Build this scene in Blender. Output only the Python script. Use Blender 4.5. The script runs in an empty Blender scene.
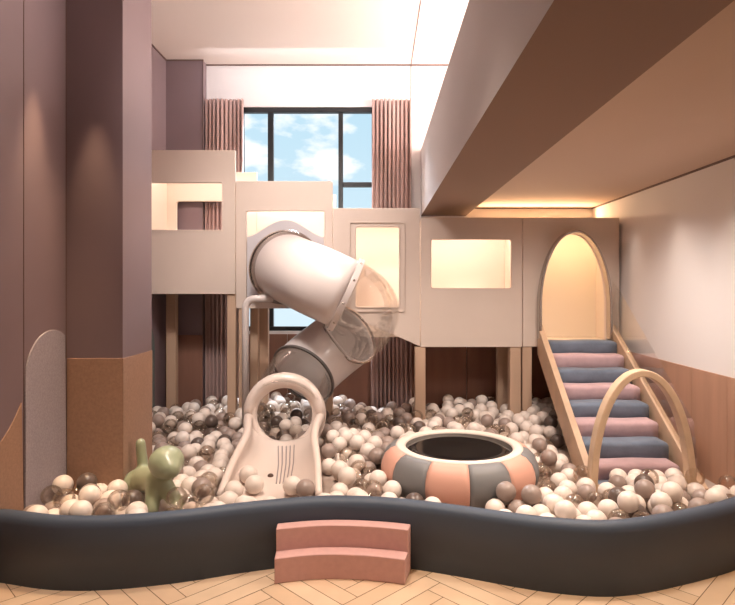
import bpy, bmesh, math, random
import numpy as np
from mathutils import Vector, Matrix
from mathutils.geometry import tessellate_polygon
from mathutils.bvhtree import BVHTree
random.seed(7)
rng = np.random.RandomState(11)
PI = math.pi
scene = bpy.context.scene
C = scene.collection
F = 580.0; VX = 377.0; VY = 287.0; EYE = 1.6
def at(x, y, d):                      # a measured point of the room at depth d
    return Vector(((x - VX) * d / F, d, EYE - (y - VY) * d / F))

# ------------------------------------------------------------------ materials
def srgb(h):
    h = h.lstrip('#'); out = []
    for i in (0, 2, 4):
        c = int(h[i:i+2], 16) / 255
        out.append(c / 12.92 if c <= .04045 else ((c + .055) / 1.055) ** 2.4)
    return tuple(out)
def mat(name, col, rough=.6, metal=0, noise=None, bump=None, sheen=0, coat=0, spec=.5, stretch=(1,1,1)):
    m = bpy.data.materials.new(name); m.use_nodes = True
    nt = m.node_tree; b = nt.nodes['Principled BSDF']
    if isinstance(col, str): col = srgb(col)
    b.inputs['Base Color'].default_value = (*col, 1)
    b.inputs['Roughness'].default_value = rough
    b.inputs['Metallic'].default_value = metal
    b.inputs['Specular IOR Level'].default_value = spec
    if sheen: b.inputs['Sheen Weight'].default_value = sheen
    if coat:
        b.inputs['Coat Weight'].default_value = coat; b.inputs['Coat Roughness'].default_value = .12
    if noise or bump:
        tc = nt.nodes.new('ShaderNodeTexCoord'); mp = nt.nodes.new('ShaderNodeMapping')
        mp.inputs['Scale'].default_value = stretch
        nt.links.new(tc.outputs['Object'], mp.inputs['Vector'])
    if noise:                         # (scale, amount)
        n = nt.nodes.new('ShaderNodeTexNoise'); n.inputs['Scale'].default_value = noise[0]; n.inputs['Detail'].default_value = 5
        nt.links.new(mp.outputs[0], n.inputs['Vector'])
        mr = nt.nodes.new('ShaderNodeMapRange')
        mr.inputs['From Min'].default_value = .3; mr.inputs['From Max'].default_value = .7
        mr.inputs['To Min'].default_value = 1 - noise[1]; mr.inputs['To Max'].default_value = 1 + noise[1]
        nt.links.new(n.outputs['Fac'], mr.inputs['Value'])
        mx = nt.nodes.new('ShaderNodeVectorMath'); mx.operation = 'SCALE'
        mx.inputs[0].default_value = col
        nt.links.new(mr.outputs[0], mx.inputs['Scale'])
        nt.links.new(mx.outputs[0], b.inputs['Base Color'])
    if bump:                          # (scale, strength)
        n2 = nt.nodes.new('ShaderNodeTexNoise'); n2.inputs['Scale'].default_value = bump[0]; n2.inputs['Detail'].default_value = 3
        nt.links.new(mp.outputs[0], n2.inputs['Vector'])
        bp = nt.nodes.new('ShaderNodeBump'); bp.inputs['Strength'].default_value = bump[1]; bp.inputs['Distance'].default_value = .004
        nt.links.new(n2.outputs['Fac'], bp.inputs['Height']); nt.links.new(bp.outputs[0], b.inputs['Normal'])
    return m
def clear_mat(name, tint, lo, hi, rough=.04, ior=1.45):   # thin clear plastic: see-through with a Fresnel sheen
    m = bpy.data.materials.new(name); m.use_nodes = True
    nt = m.node_tree; nt.nodes.clear()
    out = nt.nodes.new('ShaderNodeOutputMaterial')
    tr = nt.nodes.new('ShaderNodeBsdfTransparent'); tr.inputs[0].default_value = (*tint, 1)
    gl = nt.nodes.new('ShaderNodeBsdfGlossy'); gl.inputs['Roughness'].default_value = rough
    gl.inputs['Color'].default_value = (.95, .93, .9, 1)
    fr = nt.nodes.new('ShaderNodeFresnel'); fr.inputs['IOR'].default_value = ior
    mr = nt.nodes.new('ShaderNodeMapRange')
    mr.inputs['From Min'].default_value = .03; mr.inputs['From Max'].default_value = .6
    mr.inputs['To Min'].default_value = lo; mr.inputs['To Max'].default_value = hi
    mr.clamp = True
    mix = nt.nodes.new('ShaderNodeMixShader')
    nt.links.new(fr.outputs[0], mr.inputs['Value']); nt.links.new(mr.outputs[0], mix.inputs[0])
    nt.links.new(tr.outputs[0], mix.inputs[1]); nt.links.new(gl.outputs[0], mix.inputs[2])
    nt.links.new(mix.outputs[0], out.inputs['Surface'])
    return m

M = {}
M['ceiling'] = mat('ceiling_paint', (.80, .70, .64), .85)
M['white_wall'] = mat('white_wall_paint', (.78, .74, .73), .8)
M['mauve'] = mat('mauve_panel', (.225, .160, .170), .5, noise=(1.5, .05))
M['column_mauve'] = mat('mauve_column_panel', (.225, .160, .170), .46, noise=(1.5, .04))
M['tan'] = mat('tan_wall_fabric', (.38, .225, .15), .85, noise=(60, .10), bump=(220, .25))
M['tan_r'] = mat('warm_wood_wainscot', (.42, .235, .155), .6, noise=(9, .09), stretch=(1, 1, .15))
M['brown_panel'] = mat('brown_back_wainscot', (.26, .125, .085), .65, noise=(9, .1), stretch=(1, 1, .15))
M['greyfelt'] = mat('mauve_grey_felt', (.37, .325, .35), .95, noise=(90, .14), bump=(300, .4))
M['teal'] = mat('grey_green_felt', (.14, .17, .16), .95, noise=(90, .12))
M['line'] = mat('gap_shade_and_seam', (.16, .10, .085), .8)  # dark brown put in for the shade of gaps; also on seams
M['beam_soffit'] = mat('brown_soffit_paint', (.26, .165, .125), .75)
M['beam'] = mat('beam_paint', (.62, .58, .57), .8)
M['lowceil'] = mat('lower_ceiling_paint', (.60, .45, .36), .8)
M['black'] = mat('black_window_metal', (.010, .010, .011), .4)
M['glass'] = clear_mat('window_glass', (.98, .99, 1.0), .0, .10, .02, 1.18)
M['curtain'] = mat('mauve_curtain', (.44, .285, .255), .8, noise=(40, .06), stretch=(4, 4, .2), sheen=.15)
M['cream'] = mat('cream_paint', (.68, .565, .485), .5, noise=(2, .03))
M['cream_in'] = mat('warm_interior_paint', (.80, .69, .56), .7)
M['wood'] = mat('pale_wood', (.58, .40, .27), .5, noise=(7, .10), stretch=(1, 1, .12))
M['hoop'] = mat('bent_wood', (.66, .47, .31), .45, noise=(12, .09), stretch=(1, .2, 1))
M['post'] = mat('post_wood', (.56, .38, .265), .55, noise=(10, .07), stretch=(1, 1, .1))
M['slide'] = mat('white_slide_plastic', (.66, .585, .555), .36, coat=.2)
M['slide_in'] = mat('tube_inner_shade_grey', (.62, .585, .57), .6)  # inside of the white tube, greyed to put its shade into the colour
M['chute'] = mat('cream_chute_plastic', (.74, .62, .55), .35, coat=.2)
M['panelgrey'] = mat('pale_grey_panel', (.56, .52, .53), .5)
M['clear'] = clear_mat('clear_acrylic', (.985, .98, .975), .0, .34, .05, 1.32)
M['guard'] = clear_mat('clear_guard', (.985, .98, .97), .02, .3, .05, 1.25)
M['chrome'] = mat('steel_collar', (.55, .50, .47), .22, metal=1)
M['darkrim'] = mat('dark_rim', (.10, .085, .08), .4)
M['groove'] = mat('groove_grey', (.30, .25, .24), .6)
M['bolt'] = mat('bolt_brown', (.09, .05, .035), .4, metal=.3)
M['navy'] = mat('slate_vinyl', (.058, .076, .108), .55, bump=(260, .06), spec=.45)
M['mat'] = mat('pit_base_mat', (.40, .31, .26), .9)
M['pink'] = mat('pink_foam', (.60, .355, .32), .65, noise=(30, .04), spec=.3)
M['steppink'] = mat('pink_step_fabric', (.56, .375, .39), .85, noise=(14, .07), bump=(40, .2), sheen=.2)
M['stepblue'] = mat('blue_step_fabric', (.15, .185, .245), .85, noise=(7, .18), bump=(40, .2), sheen=.2)
M['padpink'] = mat('peach_vinyl', (.72, .385, .29), .5)
M['padgrey'] = mat('grey_vinyl', (.20, .195, .195), .5)
M['padwhite'] = mat('cream_vinyl', (.80, .69, .60), .45)
M['bed'] = mat('black_jump_mat', (.006, .006, .007), .10, spec=.25)
M['dog'] = mat('pale_green_plastic', (.39, .43, .275), .3, coat=.3)
M['ballwhite'] = mat('white_ball', (.77, .665, .59), .38)
M['balltaupe'] = mat('taupe_ball', (.33, .25, .215), .35)
M['balldark'] = mat('dark_brown_ball', (.12, .085, .07), .3)
M['ballclear'] = clear_mat('clear_ball', (.93, .895, .86), .05, .65, .10, 1.4)
PL = [mat('oak_%s' % n, c, .45, noise=(5, .06), stretch=(1, 1, 1)) for n, c in
      (('pale', (.70, .50, .335)), ('mid', (.65, .46, .30)), ('honey', (.68, .475, .315)), ('sand', (.71, .52, .355)))]
M['joint'] = mat('floor_joint', (.16, .09, .05), .8)

# ------------------------------------------------------------------ mesh helpers
def empty(name, loc, label, cat, group=None):
    o = bpy.data.objects.new(name, None); C.objects.link(o)
    o.location = loc; o.empty_display_size = .1
    tag(o, label, cat, group); return o
def tag(o, label, cat, group=None):
    o['label'] = label; o['category'] = cat
    if group: o['group'] = group
    return o
def obj(name, bm, m, parent=None, smooth=False, bevel=0, seg=2, base=None, soft=False):
    off = Vector((0, 0, 0)); q = parent
    while q is not None:
        off += q.location; q = q.parent
    if base is not None: off = Vector(base)
    if off.length: bmesh.ops.translate(bm, verts=bm.verts, vec=-off)
    me = bpy.data.meshes.new(name); bm.to_mesh(me); bm.free()
    for mm in (m if isinstance(m, (list, tuple)) else [m]): me.materials.append(mm)
    if smooth:
        for p in me.polygons: p.use_smooth = True
    o = bpy.data.objects.new(name, me); C.objects.link(o)
    if parent is not None: o.parent = parent
    if base is not None: o.location = base
    if bevel:
        b = o.modifiers.new('bevel', 'BEVEL'); b.width = bevel; b.segments = seg
        b.limit_method = 'ANGLE'; b.angle_limit = math.radians(40)
        if soft:
            for p in me.polygons: p.use_smooth = True
            e = o.modifiers.new('wn', 'WEIGHTED_NORMAL'); e.keep_sharp = True
    return o
def struct(name, bm, m, **k):
    o = obj(name, bm, m, **k); o['kind'] = 'structure'; return o
def box(bm, x0, x1, y0, y1, z0, z1):
    v = [bm.verts.new((x, y, z)) for z in (z0, z1) for x, y in ((x0, y0), (x1, y0), (x1, y1), (x0, y1))]
    for f in ((3,2,1,0), (4,5,6,7), (0,1,5,4), (1,2,6,5), (2,3,7,6), (3,0,4,7)): bm.faces.new([v[i] for i in f])
    return bm
def BX(*a):
    bm = bmesh.new(); box(bm, *a); return bm
def plate(bm, loops, fn, t0, t1):
    """a plate with holes: loops of (a,b), first the outline; fn(a,b,t) -> xyz"""
    flat = [p for l in loops for p in l]
    tris = tessellate_polygon([[Vector((a, b, 0)) for a, b in l] for l in loops])
    A = [bm.verts.new(fn(a, b, t0)) for a, b in flat]; B = [bm.verts.new(fn(a, b, t1)) for a, b in flat]
    for t in tris:
        try: bm.faces.new([A[i] for i in t]); bm.faces.new([B[i] for i in reversed(t)])
        except ValueError: pass
    k = 0
    for l in loops:
        n = len(l)
        for i in range(n):
            j = (i + 1) % n
            bm.faces.new((A[k+i], A[k+j], B[k+j], B[k+i]))
        k += n
    bmesh.ops.recalc_face_normals(bm, faces=bm.faces)
    bmesh.ops.dissolve_limit(bm, angle_limit=.008, use_dissolve_boundaries=False, verts=bm.verts[:], edges=bm.edges[:])
    return bm
fXZ = lambda a, b, t: (a, t, b)      # plate facing the viewer, thickness in depth
fYZ = lambda a, b, t: (t, a, b)      # plate along a side wall
fXY = lambda a, b, t: (a, b, t)      # lying plate
def rrect(x0, x1, z0, z1, r, n=5):
    pts = []
    for cx, cz, a0 in ((x1-r, z1-r, 0), (x0+r, z1-r, 90), (x0+r, z0+r, 180), (x1-r, z0+r, 270)):
        for i in range(n+1):
            a = math.radians(a0 + 90*i/n); pts.append((cx + r*math.cos(a), cz + r*math.sin(a)))
    return pts
def bez(p0, t0, p1, t1, h0, h1, n=20):
    p0, t0, p1, t1 = map(Vector, (p0, t0, p1, t1)); a = p0 + t0.normalized()*h0; b = p1 - t1.normalized()*h1
    return [p0*(1-t)**3 + a*3*t*(1-t)**2 + b*3*t*t*(1-t) + p1*t**3 for t in [i/n for i in range(n+1)]]
def sweep(bm, path, rad, n=40, caps=False, closed=False):
    """round tube along a path, parallel-transported"""
    path = [Vector(p) for p in path]; N = len(path)
    rad = rad if isinstance(rad, (list, tuple)) else [rad]*N
    tan = [(path[(i+1) % N if closed else min(i+1, N-1)] - path[(i-1) % N if closed else max(i-1, 0)]).normalized() for i in range(N)]
    u = tan[0].orthogonal().normalized(); rings = []
    for i in range(N):
        u = (u - tan[i]*u.dot(tan[i])).normalized(); w = tan[i].cross(u)
        rings.append([bm.verts.new(path[i] + (u*math.cos(2*PI*k/n) + w*math.sin(2*PI*k/n))*rad[i]) for k in range(n)])
    if closed:
        best = min(range(n), key=lambda s: (rings[-1][s].co - rings[0][0].co).length)
    for i in range(N if closed else N-1):
        r0 = rings[i]; r1 = rings[(i+1) % N]; s = 0
        if closed and i == N-1: s = -best
        for k in range(n):
            bm.faces.new((r0[k], r0[(k+1) % n], r1[(k+1-s) % n if s == 0 else (k+1+s) % n], r1[(k+s) % n]))
    if caps and not closed:
        bm.faces.new(list(reversed(rings[0]))); bm.faces.new(rings[-1])
    bmesh.ops.recalc_face_normals(bm, faces=bm.faces)
    return bm
def ringpath(c, axis, R, n=48):
    axis = Vector(axis).normalized(); u = axis.orthogonal().normalized(); w = axis.cross(u); c = Vector(c)
    return [c + (u*math.cos(2*PI*i/n) + w*math.sin(2*PI*i/n))*R for i in range(n)]
def band(bm, c, axis, r0, r1, h, n=56):
    """flat ring (rectangular section) round an axis"""
    axis = Vector(axis).normalized(); u = axis.orthogonal().normalized(); w = axis.cross(u); c = Vector(c)
    prof = [(r0, -h/2), (r1, -h/2), (r1, h/2), (r0, h/2)]; rings = []
    for i in range(n):
        d = u*math.cos(2*PI*i/n) + w*math.sin(2*PI*i/n)
        rings.append([bm.verts.new(c + d*r + axis*a) for r, a in prof])
    for i in range(n):
        a, b = rings[i], rings[(i+1) % n]
        for k in range(4): bm.faces.new((a[k], a[(k+1) % 4], b[(k+1) % 4], b[k]))
    bmesh.ops.recalc_face_normals(bm, faces=bm.faces)
    return bm
def solid(o, t, offset=-1):
    s = o.modifiers.new('wall', 'SOLIDIFY'); s.thickness = t; s.offset = offset; return s

# ------------------------------------------------------------------ the room
XL, XLC, XLB, XR = -2.09, -1.71, -2.35, 2.45
YC0, YC1, YB, YF = 3.9, 4.4, 6.6, -1.6
ZC, ZL = 4.13, 2.50
# floor: herringbone boards with dark joints
bm = bmesh.new()
box(bm, -2.8, 2.8, YF-.2, YB+.3, -.06, -.003)
for f in bm.faces: f.material_index = 4
w, L = .104, .624; g = .0022; s2 = math.sqrt(.5)
def plank(u0, u1, v0, v1):
    cu, cv = (u0+u1)/2, (v0+v1)/2
    X = (cu - cv)*s2 - .1; Y = (cu + cv)*s2 + .05
    if not (-2.6 < X < 2.7 and 1.2 < Y < 3.9): return
    vs = [bm.verts.new(((u - v)*s2 - .1, (u + v)*s2 + .05, 0)) for u, v in ((u0+g, v0+g), (u1-g, v0+g), (u1-g, v1-g), (u0+g, v1-g))]
    f = bm.faces.new(vs); f.material_index = random.randrange(4)
for c in range(-12, 13):
    for k in range(-70, 90):
        ou = c*2*L + k*w; ov = k*w
        plank(ou, ou+L, ov, ov+w); plank(ou, ou+w, ov+w, ov+w+L)
struct('floor', bm, PL + [M['joint']])
# ceilings, loft, beam
struct('ceiling', BX(-2.7, 2.7, YF-.2, YB+.25, ZC, ZC+.1), M['ceiling'])
struct('ceiling_lower', BX(.95, XR+.2, YF, YB, ZL, ZL+.2), M['lowceil'])
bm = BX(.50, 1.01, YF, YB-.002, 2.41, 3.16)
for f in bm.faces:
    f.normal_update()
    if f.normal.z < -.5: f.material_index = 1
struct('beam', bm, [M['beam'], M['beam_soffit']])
# walls
struct('wall_left', BX(-2.7, XL, YF, YC0, 0, ZC), M['mauve'])
struct('wall_left_column', BX(-2.7, XLC, YC0, YC1, 0, ZC), M['column_mauve'])
struct('wall_left_back', BX(-2.7, XLB, YC1, YB+.2, 0, ZC), M['mauve'])
struct('wall_right', BX(XR, XR+.2, YF, YB+.2, 0, ZC), M['white_wall'])
struct('wall_front', BX(-2.7, 2.7, YF-.2, YF, 0, ZC), M['white_wall'])
WX0, WX1, WZ0, WZ1 = -1.56, -.02, 1.10, 3.65
bm = bmesh.new()
plate(bm, [[(-2.5, 0), (XR+.1, 0), (XR+.1, ZC), (-2.5, ZC)], [(WX0, WZ0), (WX1, WZ0), (WX1, WZ1), (WX0, WZ1)]], fXZ, YB, YB+.16)
struct('wall_back', bm, M['white_wall'])
bm = BX(XLB, -1.94, 6.46, YB, 0, ZC); struct('wall_back_pier', bm, M['mauve'])
# mauve field of the back wall left of the window and below the play house
# wainscots
def boards(name, segs, fn, t0, t1, z1, m, gap=.002, bev=.002):
    bm = bmesh.new()
    for a, b in segs: plate(bm, [[(a+gap, 0), (b-gap, 0), (b-gap, z1), (a+gap, z1)]], fn, t0, t1)
    return struct(name, bm, m, bevel=bev)
boards('trim_1', [(XL+.008, XLC+.006)], fXZ, YC0-.007, YC0, 1.12, M['tan'], gap=0, bev=.001)
boards('trim_2', [(YC0-.006, YC1)], fYZ, XLC, XLC+.006, 1.12, M['tan'], gap=0, bev=.001)
e = [2.2 + .46*i for i in range(10)]
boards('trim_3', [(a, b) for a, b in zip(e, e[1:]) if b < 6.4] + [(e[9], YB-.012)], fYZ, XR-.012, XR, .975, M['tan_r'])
e = [-1.94, -1.5, -1.02, -.54, -.06, .46, 1.02, 1.6, 2.0, XR-.012]
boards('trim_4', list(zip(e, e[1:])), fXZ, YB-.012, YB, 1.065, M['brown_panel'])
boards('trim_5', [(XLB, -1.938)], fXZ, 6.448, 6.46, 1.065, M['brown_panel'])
# near left wall: tan field whose top is scooped, mauve board above, joint, felt arch
pts = [(YF, 0), (3.43, 0)]
for i in range(25):
    a = math.radians(-28 - i*5.3)
    pts.append((2.90 + .60*math.cos(a), 1.25 + .60*math.sin(a)))
pts = [(YF, 0), (3.43, 0)] + [p for p in pts[2:] if p[0] < 3.425] + [(2.3, 1.12), (YF, 1.12)]
bm = bmesh.new(); plate(bm, [pts], fYZ, XL, XL+.006); struct('trim_6', bm, M['tan'])
arch = [(3.435, .0), (YC0-.008, .0)]
for i in range(33):
    a = math.radians(180*i/32); p = (3.715 + .28*math.cos(a), 1.04 + .285*math.sin(a))
    if p[0] <= YC0-.008: arch.append(p)
bm = bmesh.new(); plate(bm, [arch], fYZ, XL, XL+.010); struct('trim_7', bm, M['greyfelt'], bevel=.002)
struct('trim_8', BX(XL, XL+.003, 3.427, 3.433, 0, ZC), M['line'])
struct('trim_9', BX(XL, XL+.004, YC0-.006, YC0, 1.12, ZC), M['line'])
arch = [(5.05, 0), (6.1, 0)] + [(5.575 + .525*math.cos(math.radians(5*i)), .95 + .42*math.sin(math.radians(5*i))) for i in range(37)]
bm = bmesh.new(); plate(bm, [arch], fYZ, XLB, XLB+.012); struct('trim_10', bm, M['teal'])
# dark strips painting in shade lines where ceilings meet walls; seams too
struct('trim_11', BX(-1.94, XR, YB-.012, YB, ZC-.014, ZC), M['line'])
struct('trim_12', BX(XLB, -1.93, 6.448, 6.46, ZC-.014, ZC), M['line'])
struct('trim_13', BX(XLB, XLB+.012, YC1, 6.45, ZC-.014, ZC), M['line'])
struct('trim_14', BX(.383, .391, YF, YB-.012, ZC-.003, ZC), M['line'])
struct('trim_15', BX(.383, .391, YB-.003, YB, 2.3, ZC-.014), M['line'])
struct('trim_16', BX(XR-.012, XR, YF, YB, ZL-.014, ZL), M['line'])
struct('trim_17', BX(1.01, XR-.012, YB-.012, YB, ZL-.010, ZL), M['line'])
struct('trim_18', BX(-1.9405, -1.934, 6.452, 6.46, 1.065, ZC-.014), M['line'])
# window
win = bpy.data.objects.new('window_1', None); C.objects.link(win); win.location = ((WX0+WX1)/2, YB+.06, WZ0); win['kind'] = 'structure'
bm = bmesh.new(); y0, y1 = YB+.015, YB+.075
mu = [(-1.215, .032), (-.415, .026)]
tz = 2.77
plate(bm, [[(WX0, WZ0), (WX1, WZ0), (WX1, WZ1), (WX0, WZ1)], [(WX0+.04, WZ0+.05), (WX1-.04, WZ0+.05), (WX1-.04, WZ1-.06), (WX0+.04, WZ1-.06)]], fXZ, y0, y1)
f = obj('frame', bm, M['black'], win, bevel=.004)
for x, hw in mu: obj('mullion', BX(x-hw, x+hw, y0+.004, y1-.004, WZ0+.05, WZ1-.06), M['black'], win, bevel=.003)
xs = [WX0+.04, mu[0][0]-mu[0][1], mu[0][0]+mu[0][1], mu[1][0]-mu[1][1], mu[1][0]+mu[1][1], WX1-.04]
for a, b in ((4, 5),): obj('transom', BX(xs[a], xs[b], y0+.004, y1-.004, tz-.028, tz+.028), M['black'], win, bevel=.003)
for a, b in ((0, 1), (2, 3)): obj('transom', BX(xs[a], xs[b], y0+.004, y1-.004, 1.62, 1.67), M['black'], win, bevel=.003)
for a, b in ((0, 1), (2, 3), (4, 5)):
    obj('pane', BX(xs[a], xs[b], YB+.042, YB+.047, WZ0+.05, WZ1-.06), M['glass'], win)
# curtains: pleated cloth with thickness
def curtain(x0, x1, label):
    bm = bmesh.new(); n = 120; rows = 26; z0, z1 = .20, 3.705; V = []
    ph = random.random()*6
    for j in range(rows+1):
        t = j/rows; r = []
        for i in range(n+1):
            s = i/n; k = 2*PI*(s*9.3 + .10*math.sin(5*s + ph)); am = (.040 + .018*math.sin(s*9 + ph)) * (1 - .2*t)
            x = x0 + (x1-x0)*s + .010*math.sin(k*2 + t*2); y = 6.515 - am*math.sin(k + .25*math.sin(3*t + s*4))
            r.append(bm.verts.new((x, y, z0 + (z1-z0)*t)))
        V.append(r)
    for j in range(rows):
        for i in range(n): bm.faces.new((V[j][i], V[j][i+1], V[j+1][i+1], V[j+1][i]))
    t = empty('curtain', ((x0+x1)/2, 6.515, z0), label, 'curtain')
    o = obj('drape', bm, M['curtain'], t, smooth=True); solid(o, .006)
curtain(-1.93, -1.50, 'mauve pleated curtain hanging left of the black-framed window')
curtain(-.06, .38, 'mauve pleated curtain hanging right of the black-framed window')

# ------------------------------------------------------------------ play house
DS = 5.8; ZM = .18
px = lambda x: (x - VX)*DS/F
pz = lambda y: EYE - (y - VY)*DS/F
ph = empty('play_house', (0, DS, ZM), 'cream stepped play house on posts with lit windows along back wall', 'play structure')
T = .045
def panel(outline, holes, m=None, y=DS, name='front_panel', t=T):
    bm = bmesh.new(); plate(bm, [outline] + holes, fXZ, y, y+t)
    return obj(name, bm, m or M['cream'], ph, bevel=.007, seg=3)
R4 = lambda x0, x1, y0, y1: [(px(x0), pz(y1)), (px(x1), pz(y1)), (px(x1), pz(y0)), (px(x0), pz(y0))]
H4 = lambda x0, x1, y0, y1, r=.02: rrect(px(x0), px(x1), pz(y1), pz(y0), r)
def trim_frame(parent, x0, x1, y0, y1, wd=.02, out=.010, r=.025, yb=DS):
    bm = bmesh.new()
    plate(bm, [rrect(px(x0)-wd, px(x1)+wd, pz(y1)-wd, pz(y0)+wd, r+wd*.6), rrect(px(x0), px(x1), pz(y1), pz(y0), r)], fXZ, yb-out, yb+.02)
    return obj('window_trim', bm, M['cream'], parent, bevel=.004)
# five fronts, stepping down to the right
p1 = panel([(-2.34, pz(294)), (px(235.6), pz(294)), (px(235.6), pz(150.5)), (-2.34, pz(150.5))], [rrect(-2.3, px(222.5), pz(230), pz(183), .015)], y=DS-.02)
trim_frame(p1, 148, 222.5, 183, 230, .012, .004, .012, yb=DS-.02)
p2 = panel(R4(236, 332.5, 181, 308.5), [H4(246.5, 324, 211, 301, .015)])
trim_frame(p2, 246.5, 324, 211, 301, .014, .005, .012)
p3 = panel([(px(333), pz(309)), (px(420), pz(346.5)), (px(420), pz(208)), (px(333), pz(208))], [H4(356, 399, 227, 307)])
trim_frame(p3, 350.5, 404, 223, 311, .010, .016, .01); trim_frame(p3, 356, 399, 227, 307, .010, .012)
p4 = panel(R4(420.6, 522, 217.5, 347), [H4(431.5, 511.5, 239.5, 288)])
trim_frame(p4, 431.5, 511.5, 239.5, 288, .010, .004)
dx0, dx1, dtop, dspr = px(540), px(605.5), pz(234), pz(305)
def archpts(x0, x1, zb, zs, zt, n=28):
    c = (x0+x1)/2; r = (x1-x0)/2
    return [(x0, zb)] + [(x1, zb)] + [(c + r*math.cos(PI*i/n), zs + (zt-zs)*math.sin(PI*i/n)) for i in range(n+1)]
door_hole = [(dx0, pz(341)), (dx1, pz(341))] + archpts(dx0, dx1, 0, dspr, dtop)[2:]
p5 = panel(R4(522.8, 619.5, 217.5, 347), [door_hole])
# steel arch lining of the doorway
bm = bmesh.new()
path = [(dx1, 1.086)] + archpts(dx0, dx1, 0, dspr, dtop)[2:] + [(dx0, 1.086)]
V = []
for i, (a, b) in enumerate(path):
    c = Vector(((dx0+dx1)/2, 0, dspr)); n = Vector((a, 0, b)) - c
    if b < dspr: n.z = 0
    n.normalize(); r = []
    for o_, y in ((.006, DS-.10), (.034, DS-.10), (.034, DS-.001), (.006, DS-.001)):
        r.append(bm.verts.new((a + n.x*(o_), y, b + n.z*o_)))
    V.append(r)
for a, b in zip(V, V[1:]):
    for k in range(4): bm.faces.new((a[k], a[(k+1) % 4], b[(k+1) % 4], b[k]))
bm.faces.new(V[0]); bm.faces.new(list(reversed(V[-1]))); bmesh.ops.recalc_face_normals(bm, faces=bm.faces)
o = obj('door_arch', bm, M['chrome'], p5, bevel=.006); o['label'] = 'shiny steel arch round the doorway'
# inside: decks, side walls, back walls
YD = 6.36
def part(name, x0, x1, y0, y1, z0, z1, m, b=.004): return obj(name, BX(x0, x1, y0, y1, z0, z1), M[m], ph, bevel=b)
part('deck', -2.33, px(235), DS+.03, YD, pz(294)+.005, pz(294)+.05, 'cream_in')
part('deck', px(237), px(332), DS+T+.001, YD, pz(308)+.005, pz(308)+.05, 'cream_in')
bm = bmesh.new()
plate(bm, [[(px(333.5), pz(309)+.004), (px(420), pz(346)+.004), (px(420), pz(346)+.05), (px(333.5), pz(309)+.05)]], fXZ, DS+T+.001, YD); obj('ramp', bm, M['cream_in'], ph)
part('deck', px(421), px(522), DS+T+.001, YD, pz(347)+.005, pz(347)+.05, 'cream_in')
part('deck', px(523), px(618), DS+T+.001, YD, pz(347)+.005, pz(347)+.05, 'cream_in')
# back walls
bm = bmesh.new()
plate(bm, [[(-2.33, pz(294)+.05), (-1.32, pz(294)+.05), (-1.32, 2.86), (-2.33, 2.86)], rrect(-2.20, -1.46, 1.95, 2.54, .03)], fXZ, YD, YD+.04)
obj('back_panel', bm, M['cream_in'], ph, bevel=.004)
part('back_panel', -1.317, -.45, YD+.002, YD+.04, pz(308)+.05, 2.615, 'cream_in')
part('back_panel', -.447, .42, YD, YD+.04, pz(347)+.05, 2.385, 'cream_in')
part('back_panel', .425, 1.44, YD+.002, YD+.04, pz(347)+.05, 2.25, 'cream_in')
part('back_panel', 1.445, 2.42, YD, YD+.04, pz(347)+.05, 2.25, 'cream_in')
part('side_panel', -2.338, -2.30, DS+.03, YD, pz(294)+.05, 2.86, 'cream_in')
part('side_panel', px(617), px(620), DS+T+.001, YD, pz(347)+.05, 2.26, 'cream_in')
part('side_panel', 1.40, 1.44, DS+.30, YD, pz(347)+.05, 2.25, 'cream_in')
part('roof', px(334), px(419.5), DS+T+.001, YD, 2.36, 2.386, 'cream_in')  # unseen roof board added to stop strip light leaking out on top
part('roof', px(421), px(618.5), DS+T+.001, YD, 2.262, 2.29, 'cream_in')
# posts
def post(x0, x1, y0, d, ztop_px, w=None):
    a, b = (x0-VX)*d/F, (x1-VX)*d/F; w = w or (b-a)
    o = obj('post', BX(a, b, d, d+w, ZM, pz(ztop_px)), M['post'], ph, bevel=.006)
post(227, 235.6, 0, DS, 294); post(238.5, 246.5, 0, DS+.01, 308); post(166, 175.5, 0, 6.24, 294, .09)
post(250, 258, 0, 6.1, 308, .08); post(258.5, 268, 0, 6.2, 308, .08); post(322, 332.5, 0, DS+.01, 308)
post(415, 425.5, 0, DS+.01, 347); post(510, 521, 0, DS+.01, 347); post(522.5, 532, 0, DS+.01, 347)
post(497.5, 509, 0, 6.2, 347, .09)

# ------------------------------------------------------------------ tube slide
A = Vector((-.915, 5.74, 1.80)); B = at(346, 294.5, 4.9); Cc = at(350, 334, 5.42); D = at(303, 374, 5.2); E = Vector((-.778, 4.86, .516))
R = .30
sl = empty('tube_slide', (-.70, 4.6, ZM), 'white spiral tube slide with clear bends leading down into the ball pit', 'slide')
tA = Vector((.50, -.85, -.20)); tB = Vector((.90, .08, -.42)); tC = Vector((-.62, .50, -.52)); tD = Vector((-.42, -.72, -.50)); tE = Vector((0, -1, -.12))
up = bez(A, tA, B, tB, .30, .30); el = bez(B, tB, Cc, tC, .25, .27); lo = bez(Cc, tC, D, tD, .2, .2); e2 = bez(D, tD, E, tE, .14, .16)
def tube(name, path, r, m, inner=None):
    bm = bmesh.new(); sweep(bm, path, r, 56)
    o = obj(name, bm, [m] + ([inner] if inner else []), sl, smooth=True)
    s = solid(o, .014)
    if inner: s.material_offset = 1; s.material_offset_rim = 0
    return o
n_ = len(up); rr = [.335 - .035*i/(n_-1) for i in range(n_)]
bm = bmesh.new(); sweep(bm, up, rr, 56); o = obj('upper_tube', bm, [M['slide'], M['slide_in']], sl, smooth=True); s = solid(o, .014); s.material_offset = 1; s.material_offset_rim = 0
tube('lower_tube', lo, R, M['slide'], M['slide_in'])
o = tube('clear_bend', el, R+.004, M['clear']); o['label'] = 'clear see-through bend between the white tubes'
o = tube('clear_bend', e2, [R + .02*i/20 for i in range(21)], M['clear']); o['label'] = 'clear see-through bend above the chute mouth'
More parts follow.
